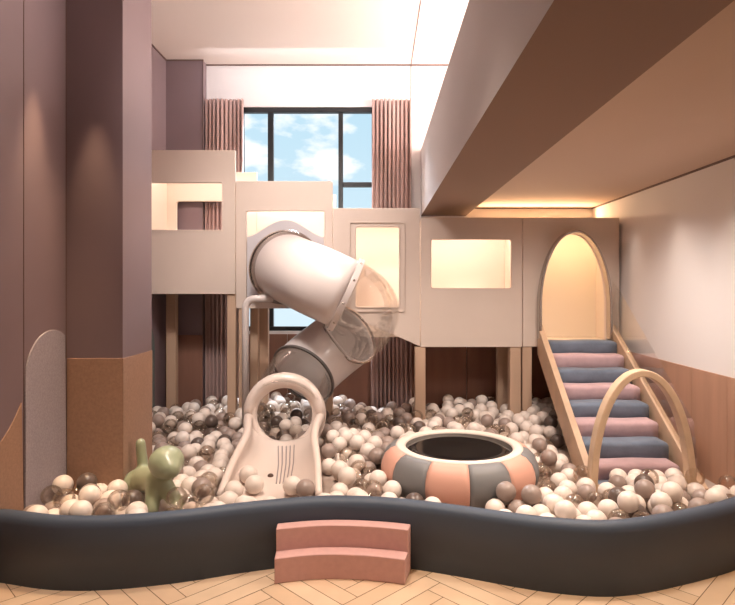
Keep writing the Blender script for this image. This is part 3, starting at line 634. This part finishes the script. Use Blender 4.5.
# ------------------------------------------------------------------ balls: resting places in millimetres, found by dropping them one by one
BR = .062
BALLS = """1484,3424,332;-1489,3342,369;1083,3331,312;942,3536,332;796,3580,336;-1048,3520,343;-1726,3484,346;1698,3678,317;1811,3562,341;-1674,3278,330;-816,3857,287;-187
4,3474,330;-463,3760,292;-1204,3486,334;1708,3487,305;-201,3919,322;-1108,3398,321;2035,3480,330;2155,3935,307;-23,3713,302;-1521,3227,338;-560,3834,287;-2013,3
588,311;-1879,3757,334;1285,4341,321;-2010,3711,334;1411,3536,242;-127,4066,323;99,3778,277;-373,4471,333;-924,3737,289;1434,4052,293;1078,3512,280;-886,3994,30
9;-2,4384,322;-1477,4550,303;-1637,3656,323;1389,3671,242;2370,3913,269;1379,3809,242;7,3933,296;-917,3591,273;-161,4670,348;1323,4726,309;722,3542,242;1271,349
8,242;-265,4099,311;1657,3994,242;-230,4442,310;863,3355,275;-1486,3526,304;-364,4386,242;-1095,3766,338;1211,4157,242;1589,5111,242;1501,3604,293;-1780,3375,30
0;1211,3774,242;1412,3380,242;1274,3370,242;-1241,3852,278;1624,3289,303;1994,3863,283;1845,3930,306;1236,3629,242;1892,3402,300;-306,4739,313;-904,5156,309;-19
17,5389,312;2109,3840,242;-1393,3362,293;1271,4045,242;-247,3835,242;-1931,3286,301;-1671,4983,299;-1337,5466,311;-1075,5506,338;176,5006,340;1279,3890,242;-154
7,5419,339;856,3527,242;-1633,5332,314;1559,5223,287;-71,4548,315;-1099,3635,341;1112,5098,328;-373,4917,328;974,3456,242;1045,5502,331;-220,5378,331;-2075,5489
,334;-18,4678,338;1617,5394,340;1148,3891,242;-839,5340,322;1427,5207,303;-1744,5275,307;-51,5459,351;1421,3939,242;2126,4152,242;1368,4144,242;-105,3926,242;13
63,4397,242;-256,4851,345;-1108,3945,309;1528,3845,242;-1373,4203,242;-732,5258,287;-1382,4602,242;2083,3715,242;822,5491,320;-1248,4818,242;1721,4136,242;-783,
3416,310;1159,4807,333;1490,5497,329;902,5767,341;1373,5319,311;-149,4250,312;236,3652,242;-937,5424,335;1747,3793,312;1818,3484,242;1088,3752,242;-1681,5470,35
4;871,5194,329;-1186,4362,242;754,5846,323;-107,4890,332;283,5097,341;-1395,4749,242;-152,5530,336;-1432,5636,318;1218,5251,311;45,5219,336;1337,5447,329;-1313,
4331,242;-1381,4443,242;-278,5605,334;-788,5674,344;-1954,5691,321;-1317,4987,242;-1897,6006,343;306,6037,336;-1435,4930,242;-373,5305,314;282,5600,326;-451,513
3,329;-1213,4500,242;-770,5469,319;1589,5572,344;-394,5746,339;-293,6292,326;551,5885,297;379,5204,337;389,5690,331;-1344,3247,298;1136,6269,372;208,5383,334;22
4,5804,335;-1243,4644,242;711,5142,334;-106,3520,305;1413,4268,242;681,5474,312;2244,3791,242;1542,5738,356;1532,3344,242;849,5965,334;-1468,5100,242;586,6067,3
22;-2147,5827,332;1327,4877,302;158,6193,316;-798,5107,242;1553,3474,242;91,4851,292;66,5100,302;518,5326,316;-78,5257,307;76,3661,242;1182,5915,318;1195,5416,3
18;-1354,4018,242;-1831,3826,242;1780,4017,242;1068,5956,343;1426,4508,242;-432,6338,343;-1667,5619,365;-863,6032,354;-901,5747,341;-1219,5111,260;993,5844,310;
-1545,5003,242;734,6029,322;342,3580,242;897,6323,337;1207,6121,337;-676,5780,333;-1633,5231,242;1178,3291,242;-1734,4671,289;1645,3786,242;-928,5901,362;-1341,
5292,242;125,5529,325;1445,5666,329;-1889,3387,242;-1525,5728,306;-1610,3504,308;1847,4125,242;-1234,4235,242;7,4948,308;-1729,6147,344;-378,5454,321;792,6459,3
41;1299,5753,319;-1592,3376,306;557,5464,318;-925,3365,293;-1188,5850,369;1614,3627,242;-1960,3500,242;-259,3681,242;-1241,4104,242;98,5706,336;-2002,5809,337;9
79,3325,242;-138,3747,242;954,6061,336;-965,6435,372;-149,5653,354;-1524,5337,242;-1452,5225,242;-726,6029,334;-1614,6258,370;-1619,4885,242;1340,6026,325;1052,
5660,329;-1604,5916,310;-1811,6354,349;-1831,5705,326;-185,5919,340;1317,5220,242;-1343,5109,242;-2010,6156,316;-1189,4945,242;1940,3714,242;1722,6038,336;1874,
3602,242;-1508,4813,242;-1777,5585,314;-66,4312,242;-1871,4985,242;-908,5545,335;82,4540,321;1725,5612,352;1943,3970,242;2371,3792,242;-1980,5564,308;-1413,5397
,242;1209,4282,242;-48,4174,242;1843,6257,349;1504,3719,242;1881,3830,242;-209,4972,328;-1047,6280,346;-1088,5780,339;-1045,5637,333;-1739,6022,326;-1991,5460,2
42;-1106,6117,340;7,5570,337;68,5384,321;-1356,3891,242;422,5016,332;1020,6234,337;-1814,5194,242;-1759,5049,242;-1960,3778,242;1980,4106,242;1731,5885,319;378,
5471,307;1038,5226,296;-1092,5925,339;-311,5988,297;1421,4763,242;-1924,5101,242;-421,5593,303;-538,5118,242;1238,5616,303;1741,3589,242;701,5327,303;-1976,5221
,242;1248,6350,343;-1977,6315,316;-1000,5478,242;777,6343,299;-380,6172,299;-607,5613,338;-288,5119,303;-302,4516,242;603,5664,297;-1494,3418,242;1118,5783,303;
-1504,5484,242;-1751,4871,242;-2134,5690,312;-391,6490,333;1099,3628,242;-1785,3606,314;-663,3582,242;1356,5576,322;-2268,5987,310;-1037,3591,242;-670,5471,242;
-90,5086,303;-118,4451,251;-632,5048,285;-1300,5607,339;1745,3896,242;-1641,5092,242;1268,4540,242;-1107,4178,242;-1204,3403,242;-38,4035,242;1610,5937,340;-55,
5813,312;-319,3522,286;2210,3628,242;1743,6332,330;-896,6521,314;-1343,5744,342;-685,5597,242;1235,4668,242;-1529,5621,242;-90,6012,302;788,5661,286;410,6359,32
8;-1683,6359,347;938,4876,341;746,3379,242;1246,4800,242;4,4479,242;-851,5246,242;-1887,5620,242;220,5221,315;-2066,5244,325;-983,6011,333;1352,3260,242;1144,34
13,242;-2011,3387,265;997,5038,309;552,4967,341;-1729,5825,343;-2135,6151,300;1676,5443,242;-2029,5334,242;1810,6138,318;1693,6217,325;1221,4414,242;-2079,5967,
314;1434,4892,242;-1083,6403,343;-1837,5324,242;-1123,3841,242;-207,4014,242;1425,5099,242;537,5124,314;-535,5745,329;-751,6242,334;104,5834,326;2075,4006,242;9
70,5460,242;475,5674,242;1628,5316,242;-679,5154,242;286,4957,306;-930,5053,242;-1560,6082,298;718,6436,242;1017,5743,242;59,6218,242;-442,5980,326;-733,5717,24
2;-1225,5346,242;-1628,5433,242;-1266,3733,242;-1434,4105,288;-1135,6520,362;1396,4638,242;-1630,4720,242;-1699,6251,280;-1000,3466,242;-1915,3624,242;-52,6294,
242;1552,5434,242;-170,4564,242;-175,6514,242;-1008,5858,278;239,4812,322;647,5991,242;-328,5538,242;968,3617,242;1841,5922,363;-1892,4858,242;425,6146,334;1130
,5618,242;-937,6334,304;-240,5726,306;-1507,4674,242;145,5439,242;-348,4646,242;1132,5493,242;-1110,5578,242;1715,6461,340;-797,3588,242;-1108,4050,242;-1651,57
31,308;-263,4241,242;-2271,5864,290;-172,5305,242;1207,5719,242;-186,4348,242;1235,4934,242;1803,3706,242;1757,5458,335;-1584,5539,319;-783,6404,323;418,5986,31
5;86,6346,242;-995,6170,319;-193,4885,242;-867,6154,328;-1831,4743,242;-1894,5892,293;-1183,5644,317;-177,6102,310;1283,5373,242;-626,5339,242;549,6239,260;-174
6,5407,268;-1204,6031,340;1888,6373,341;1267,5966,242;635,6150,242;1253,5843,242;590,6467,242;-530,5249,242;1011,5581,242;903,5691,242;-820,5916,302;-1365,5565,
242;-1010,5157,242;960,6520,284;-386,5068,242;-1214,3967,242;-127,4784,270;-1120,3495,242;153,3559,242;-1821,6228,286;-1966,4933,307;1250,5082,242;-97,4667,242;
-411,5212,242;-205,5463,242;1569,5641,242;-1095,5335,242;486,5533,242;1026,5344,242;-741,5841,242;-1192,6346,323;1277,6516,315;-1514,6184,354;-1457,5953,347;-20
41,6061,242;657,5853,242;1712,5128,242;-225,4676,242;725,6243,242;878,6155,305;-458,5701,242;1056,6351,321;-13,6087,242;565,5768,242;881,5375,261;1086,6130,309;
1886,6503,293;-1134,5454,242;1605,6130,335;1284,6099,242;508,6121,242;1147,6435,335;1778,5728,345;841,6516,242;1653,5707,307;-2271,5712,334;-2028,5082,308;-195,
5600,242;-870,5471,242;1789,5533,242;931,5260,242;-1510,4352,242;-1137,3700,242;29,5481,253;-1097,5704,242;1141,5183,242;-1926,5784,242;-1816,3702,242;1475,5304
,242;-412,3591,242;208,6280,242;903,6404,242;-13,3824,242;-2127,5555,242;22,5298,242;628,6335,242;762,6121,242;-530,5599,242;-2041,5649,242;609,5553,242;520,599
6,242;-87,3625,242;-1828,5497,242;-173,4150,242;882,5568,242;603,5377,242;-162,6360,242;-1417,5735,242;1750,5665,242;-1028,6521,300;-802,6309,242;-1524,6359,323
;463,5409,242;375,6079,242;-1175,5227,242;88,5982,272;-619,5914,342;-505,6087,345;-1453,3266,242;-325,4841,242;-2240,4847,242;1901,6097,242;-2038,4822,242;-412,
6066,242;1153,6353,242;767,5941,242;-2209,5768,242;1431,6016,242;746,5553,242;796,5145,242;2278,5313,242;1102,4869,242;-195,5061,242;2265,6352,242;499,6351,242;
-1619,6342,242;303,5689,242;-1497,4211,242;-2170,4629,242;933,5121,242;538,5227,242;-541,5458,242;-1012,6412,242;434,5146,242;-747,5373,242;-2225,5640,242;-1959
,4472,242;765,5414,242;1955,6407,242;-109,6181,242;1425,5431,242;161,4757,242;-1748,6359,242;2118,6447,242;1050,6446,242;-1559,6213,242;1124,4729,242;126,6097,2
42;-2235,4977,242;2114,5413,242;2004,6206,242;303,5827,242;-1684,3737,242;1552,5987,242;-2066,4966,242;-282,6096,242;695,5731,242;-605,6518,242;-1090,6193,242;-
2010,5893,242;1283,5516,242;-381,5902,242;29,5754,242;1879,5691,242;534,4806,242;1495,6134,242;-1795,5794,242;-926,5949,242;-1586,3269,242;1814,6386,242;-1439,6
433,242;974,6300,242;1779,5258,242;-917,6228,242;2062,3565,242;-1150,5976,242;1670,3388,242;-1684,3430,242;63,5630,242;2025,6033,242;-68,5402,242;1714,6120,242;
1996,5466,242;2070,6315,242;849,6259,242;1148,6044,242;423,6230,242;-413,6407,242;-1143,6445,242;986,6160,242;-136,5752,242;-2164,5911,242;1557,6346,242;150,462
3,242;-384,6283,242;-1558,3605,242;170,5308,242;193,4903,242;-1653,4586,242;-609,5697,242;-307,6511,242;1601,6212,242;-1659,6139,242;-1873,6342,242;-541,6013,24
2;430,4930,242;1000,4670,242;-23,4846,242;1099,5010,242;507,5028,242;868,6048,242;1357,5674,242;1984,5886,242;684,5220,242;-1761,3267,242;1110,4595,242;122,5193
,242;1089,5887,242;1454,6417,242;12,4606,242;-2078,5777,242;-933,6094,242;-1964,4610,242;-876,6422,242;251,6121,242;-74,5550,242;-1823,5981,242;325,6327,242;-67
8,6282,242;1803,6020,242;-338,5664,242;986,4934,242;-309,5383,242;-282,5227,242;-1937,6224,242;2234,5532,242;340,5049,242;-542,6144,242;1910,5314,242;-2061,6368
,242;1149,5327,242;1823,5405,242;2229,5419,291;-1127,5849,242;190,5594,242;-669,6091,242;1350,4990,242;906,5906,242;1773,6510,242;-223,5854,242;-2133,5084,242;3
07,5169,242;469,6499,242;-2246,5516,242;-200,5993,242;-1687,3578,242;-1262,6408,242;37,4736,242;-442,5383,242;-301,4971,242;-1461,6137,242;1862,5106,242;606,491
5,242;-895,5823,242;-109,5905,242;844,4766,242;638,5103,242;-2121,5418,242;2146,6190,242;-1055,6056,242;2241,6480,242;311,6216,296;1559,6517,242;1277,6416,242;2
5,5880,242;-1587,5814,242;-1792,3505,242;-1297,5686,242;2363,5411,242;1007,6000,242;-544,3536,242;1108,6232,242;-689,6424,242;1791,3355,242;-1554,4474,242;-857,
5686,242;-2263,5130,242;-20,5168,242;831,5012,242;178,5886,242;1681,5968,242;371,5579,242;290,5371,242;-805,5576,267;-1241,5891,265;1861,5905,242;2036,5291,242;
-97,4975,242;-568,6357,242;173,5737,242;1468,6324,325;-2150,5282,242;1678,6391,242;-1207,5761,282;211,5074,242;-2271,5281,267;-2057,4699,242;1949,3496,242;-1678
,5565,242;2218,5136,242;-470,6519,242;2341,6223,242;1593,6431,325;274,5498,242;-1743,5680,242;1989,5762,242;323,4856,242;-50,5667,280;831,5793,242;-1719,4471,24
2;-1234,6520,287;1784,6234,242;1936,5580,242;-289,6383,242;-809,6025,242;2255,5732,242;-975,5727,242;739,4897,242;-1100,6322,242;698,5005,289;-934,5341,242;-965
,5603,242;-873,3468,242;-1647,6013,242;-1718,5898,242;-2188,6052,242;2004,6520,258;-1182,6107,242;-2169,4749,272;-680,5957,242;366,3440,242;1223,6242,287;1926,5
991,304;-2269,5403,288;-2172,5179,311;1177,6511,242;-1459,6292,242;965,4804,242;-500,6257,276;1892,5484,308;1060,3228,242;-221,6235,242;2354,5187,242;-1113,5049
,242;1776,5798,242;2150,5999,242;1592,6286,345;-149,5178,242;2063,5648,242;-780,6514,242;-1831,4608,242;864,4889,242;2182,5858,242;801,5279,242;-1034,3337,242;2
111,5537,266;1493,5741,242;2159,5265,242;211,6004,260;-778,6162,242;2365,6444,242;-2271,4613,312;99,4996,242;2,3531,242;405,5279,242;-1360,6518,286;-616,5840,24
2;2295,5972,242;414,4771,242;2181,5640,283;1669,5569,249;2238,6248,306;-328,5788,242;-1335,6285,242;-628,6195,315;1377,6517,242;-206,3557,242;1847,5605,326;1452
,5577,242;-1626,4306,242;1468,6513,326;785,3258,242;2109,6094,312;-2131,4506,242;-1283,6025,242;1887,5798,303;1975,5180,242;1623,5810,242;1366,6395,327;-1150,32
92,255;2367,5536,242;-1784,6102,242;2109,5760,271;2255,6101,242;566,3400,242;-2069,6238,242;-1234,5556,242;-537,6450,321;294,4724,242;2045,6399,330;-1838,4485,2
73;2229,6024,335;2079,6235,336;2088,5910,304;459,4847,331;325,5951,242;1987,6116,329;-2070,4592,306;671,4791,242;2083,5092,242;-1907,6078,242;2335,5066,261;2002
,5825,348;1506,6054,336;-682,3452,242;2364,5863,242;-2269,4472,242;1899,6289,242;-1948,4743,283;-2138,4885,302;2274,5826,320;-1390,5958,242;1474,3232,242;2034,6
005,364;2370,6065,277;-1519,5977,242;-1358,6380,319;2367,5671,242;-647,6357,338;935,3208,242;2370,5950,338;-1634,4181,242;1238,3173,242;2322,6519,330;2163,6355,
314;2370,6328,303;-693,6520,331;-1396,6209,320;2080,5197,311;-1431,6308,388;2102,6520,341;-2244,6167,242;1970,5670,324;2310,6155,342;2370,5747,340;-1389,6062,31
0;787,4829,333;1491,6203,345;2158,5825,365;2273,6408,352;2298,5605,320;1985,5372,323;-2271,4770,340;350,4759,348;1962,6237,377;2010,5546,337;-1284,6458,382;-131
6,5956,341;1785,5336,338;-2165,5357,340;1875,5215,309;-2271,5584,343;2160,5945,401;1129,4481,290;2329,5474,344;-2205,4509,342;216,4684,329;2192,5518,358;1969,50
66,290;606,4836,338"""
pos = [tuple(int(c)/1000 for c in q.split(',')) for q in BALLS.replace('\n', '').split(';')]; nb = len(pos)
def sphere_mesh(name, m, u=28, v=18):
    bm = bmesh.new(); bmesh.ops.create_uvsphere(bm, u_segments=u, v_segments=v, radius=BR)
    me = bpy.data.meshes.new(name); bm.to_mesh(me); bm.free(); me.materials.append(m)
    for p in me.polygons: p.use_smooth = True
    return me
KIND = ['white', 'clear', 'taupe', 'dark brown']
BM_ = [sphere_mesh(k.replace(' ', '_') + '_ball', M[m]) for k, m in zip(KIND, ('ballwhite', 'ballclear', 'balltaupe', 'balldark'))]
balls = []; rest = []           # the 300 that show largest come first; the others form the heap
allp = [Vector(p) for p in pos]
for i, p in enumerate(allp):
    u = rng.rand()
    if -1.03 < p.x < -.33 and 3.66 < p.y < 4.5: k = 0 if u < .8 else 2
    elif p.y > 5.0 and p.x < .5: k = 0 if u < .46 else 1 if u < .74 else 2 if u < .93 else 3
    else: k = 0 if u < .60 else 1 if u < .80 else 2 if u < .95 else 3
    if i >= 300: rest.append((k, p)); continue
    o = bpy.data.objects.new('ball', BM_[k]); C.objects.link(o); o.location = p
    o.rotation_euler = (rng.uniform(0, 6), rng.uniform(0, 6), 0)
    balls.append([o, k, p])
# ------------------------------------------------------------------ camera
cam = bpy.data.cameras.new('camera'); co = bpy.data.objects.new('camera', cam); C.objects.link(co)
co.location = (0, 0, EYE); co.rotation_euler = (PI/2, 0, 0)
cam.sensor_width = 36; cam.lens = F/735*36
cam.shift_x = -(VX - 367.5)/735; cam.shift_y = -(302.5 - VY)/735
cam.clip_start = .05
scene.camera = co
tv = [v.co.copy() for v in BM_[0].vertices]; tf = [tuple(f.vertices) for f in BM_[0].polygons]
hv, hf, hm = [], [], []
for k, p in rest:
    n = len(hv); hv += [v + p for v in tv]; hf += [tuple(i + n for i in f) for f in tf]; hm += [k]*len(tf)
me = bpy.data.meshes.new('ball_heap'); me.from_pydata(hv, [], hf)
for m_ in ('ballwhite', 'ballclear', 'balltaupe', 'balldark'): me.materials.append(M[m_])
me.polygons.foreach_set('material_index', hm); me.polygons.foreach_set('use_smooth', [True]*len(hm))
heap = bpy.data.objects.new('ball_heap', me); C.objects.link(heap)
heap['kind'] = 'stuff'; tag(heap, 'smaller far and half-buried balls of the ball pit heap', 'balls')
# labels by where each ball lies
def zone(p):
    x, y = p.x, p.y; u = VX + F*x/y
    if -1.03 < x < -.33 and 3.66 < y < 4.9: return 'lying in the slide chute'
    if u < 66: return 'in the left corner below the felt arch'
    if u < 150 and y < 4.0: return 'between the tan column and the rim'
    if y > 5.75:
        if u < 238: return 'at the back under the highest box'
        if u < 330: return 'at the back behind the slide chute'
        if u < 420: return 'at the back below the right curtain'
        if u < 520: return 'far behind the trampoline under the play house'
        return 'at the back beside the stairs'
    if u < 228: return 'between toy dog and slide chute near the rim' if y < 4.2 else 'beyond the tan column left of the slide'
    if u < 322: return 'beside the upper end of the slide chute' if y > 4.3 else 'along the rim before the slide chute'
    if u < 392: return 'near the rim between chute and trampoline' if y < 4.3 else 'further back between chute and trampoline'
    if u < 520: return 'along the rim before the trampoline' if y < 4.17 else 'close behind the trampoline'
    if u < 592: return 'near the rim between trampoline and stairs' if y < 4.3 else 'further back between trampoline and stairs'
    if x < 2.26: return 'before the wooden hoop at the stair foot'
    return 'in the right corner beside the wooden hoop'
DESC = ['white plastic ball', 'clear plastic ball', 'taupe plastic ball', 'dark brown ball']
cells = {}
for o, k, p in balls: cells.setdefault((k, zone(p)), []).append((VX + F*p.x/p.y, o))
ORD = ['leftmost', 'second from left', 'third from left', 'fourth from left', 'fifth from left', 'sixth from left']
for (k, z), l in cells.items():
    l.sort(key=lambda q: q[0])
    for i, (u, o) in enumerate(l):
        if len(l) == 1: lab = 'only clearly visible ' + DESC[k] + ' ' + z
        elif len(l) <= 4: lab = DESC[k] + ', ' + ORD[i] + ', ' + z
        else: lab = DESC[k] + ' ' + z
        tag(o, lab, 'ball', KIND[k] + ' balls ' + z)
# ------------------------------------------------------------------ light
def lamp(name, kind, loc, energy, col, **k):
    l = bpy.data.lights.new(name, kind); l.energy = energy; l.color = col
    o = bpy.data.objects.new(name, l); C.objects.link(o); o.location = loc
    for a in ('size', 'size_y', 'shape', 'spot_size', 'spot_blend', 'shadow_soft_size'):
        if a in k: setattr(l, a, k[a])
    if 'to' in k: o.rotation_euler = (Vector(k['to']) - Vector(loc)).to_track_quat('-Z', 'Y').to_euler()
    return o
WARM3 = (1, .76, .69); WARM = (1, .70, .42); WARM2 = (1, .85, .72); NEUT = (1, .92, .87); COOL = (.84, .91, 1)
lamp('window_daylight', 'AREA', (-.79, 7.5, 4.9), 800, COOL, shape='RECTANGLE', size=1.8, size_y=1.6, to=(-.79, 4.6, 1.6))
lamp('loft_fill_light', 'AREA', (1.9, 4.5, 3.3), 135, (1, .88, .83), shape='RECTANGLE', size=3.8, size_y=.8, to=(1.2, 4.5, 4.4))  # unseen area light added to brighten the upper ceiling
lamp('back_wall_fill', 'AREA', (-.75, 6.05, 4.0), 4, (.97, .95, 1), shape='RECTANGLE', size=2.2, size_y=.1, to=(-.75, 6.6, 3.7))  # lamp added to brighten the white top of the back wall
# light strips inside the play house fronts
for x0, x1, z, e_ in ((-2.25, -1.45, 2.80, 2.4), (-1.30, -.50, 2.50, 2.8), (-.40, .38, 2.22, 3.1), (.50, 1.36, 2.20, 3.7), (1.62, 2.36, 2.20, 3.4)):
    lamp('play_house_strip', 'AREA', ((x0+x1)/2, DS+.12, z), e_, WARM3 if x0 < 1.5 else WARM, shape='RECTANGLE', size=x1-x0, size_y=.06, to=((x0+x1)/2, 6.36, z-.55))
for x0, x1, z, e_ in ((-.36, .36, 1.14, 1.5), (.50, 1.36, 1.10, 1.8)):
    lamp('play_house_strip', 'AREA', ((x0+x1)/2, DS+.12, z), e_, WARM3, shape='RECTANGLE', size=x1-x0, size_y=.06, to=((x0+x1)/2, 6.36, z+.5))
# wall washers
for y in (5.5, 4.69, 3.97, 3.2): lamp('wall_washer', 'SPOT', (XR-.20, y, 2.47), 10, WARM2, spot_size=math.radians(60), spot_blend=1, shadow_soft_size=.05, to=(XR-.12, y, 0))
lamp('wall_washer', 'SPOT', (XL+.13, 3.53, 3.22), 130, WARM, spot_size=math.radians(34), spot_blend=1, shadow_soft_size=.02, to=(XL+.11, 3.53, 0))
lamp('wall_washer', 'SPOT', (-1.89, YC0-.13, 3.12), 60, WARM, spot_size=math.radians(34), spot_blend=1, shadow_soft_size=.02, to=(-1.89, YC0-.12, 0))
# unseen ceiling spots for the pit, the play house and the front floor
lamp('unseen_spot', 'SPOT', (-.9, 3.7, 4.05), 150, WARM2, spot_size=math.radians(70), spot_blend=.9, shadow_soft_size=.2, to=(-.6, 4.3, 0))
for x, y in ((1.25, 3.3), (1.75, 3.3), (1.25, 4.3), (1.75, 4.3)):
    lamp('unseen_spot', 'SPOT', (x, y, 2.46), 44, (1, .88, .79), spot_size=math.radians(140), spot_blend=.9, shadow_soft_size=.1, to=(x-.1, y+.5, 0))  # wide spots added to brighten the right side and its fronts
lamp('unseen_spot', 'SPOT', (1.6, 2.6, 2.46), 48, WARM, spot_size=math.radians(100), spot_blend=.9, shadow_soft_size=.1, to=(1.3, 2.8, 0))
lamp('unseen_spot', 'SPOT', (-.6, 2.3, 4.05), 260, WARM2, spot_size=math.radians(70), spot_blend=.9, shadow_soft_size=.15, to=(-.4, 2.7, 0))
lamp('cove_strip', 'AREA', (1.75, 6.48, 2.36), 7, WARM, shape='RECTANGLE', size=1.3, size_y=.05, to=(1.75, 6.1, 2.6))
lamp('unseen_spot', 'SPOT', (-.9, 3.2, 4.05), 420, NEUT, spot_size=math.radians(70), spot_blend=1, shadow_soft_size=.35, to=(-.85, 5.7, 1.7))  # added fill, aimed across at the play house fronts

# sky with clouds
wd = bpy.data.worlds.new('sky'); scene.world = wd; wd.use_nodes = True; nt = wd.node_tree; bg = nt.nodes['Background']
tc = nt.nodes.new('ShaderNodeTexCoord'); mp = nt.nodes.new('ShaderNodeMapping'); mp.inputs['Scale'].default_value = (7, 1, 14); mp.inputs['Location'].default_value = (1.3, 0, .4)
nz = nt.nodes.new('ShaderNodeTexNoise'); nz.inputs['Scale'].default_value = 1.0; nz.inputs['Detail'].default_value = 8; nz.inputs['Roughness'].default_value = .52
cr = nt.nodes.new('ShaderNodeValToRGB'); cr.color_ramp.elements[0].position = .50; cr.color_ramp.elements[1].position = .565
sep = nt.nodes.new('ShaderNodeSeparateXYZ'); gr = nt.nodes.new('ShaderNodeValToRGB')
gr.color_ramp.elements[0].position = .0; gr.color_ramp.elements[0].color = (.66, .80, .87, 1)
gr.color_ramp.elements[1].position = .45; gr.color_ramp.elements[1].color = (.42, .66, .80, 1)
mix = nt.nodes.new('ShaderNodeMix'); mix.data_type = 'RGBA'
nt.links.new(tc.outputs['Generated'], mp.inputs[0]); nt.links.new(mp.outputs[0], nz.inputs['Vector']); nt.links.new(nz.outputs['Fac'], cr.inputs[0])
nt.links.new(tc.outputs['Generated'], sep.inputs[0]); nt.links.new(sep.outputs['Z'], gr.inputs[0])
nt.links.new(cr.outputs[0], mix.inputs[0]); nt.links.new(gr.outputs[0], mix.inputs[6]); mix.inputs[7].default_value = (.93, .96, .98, 1)
nt.links.new(mix.outputs[2], bg.inputs[0]); bg.inputs[1].default_value = .82

vs = scene.view_settings; vs.view_transform = 'Standard'; vs.look = 'None'; vs.exposure = .5; vs.gamma = 1; vs.use_curve_mapping = False
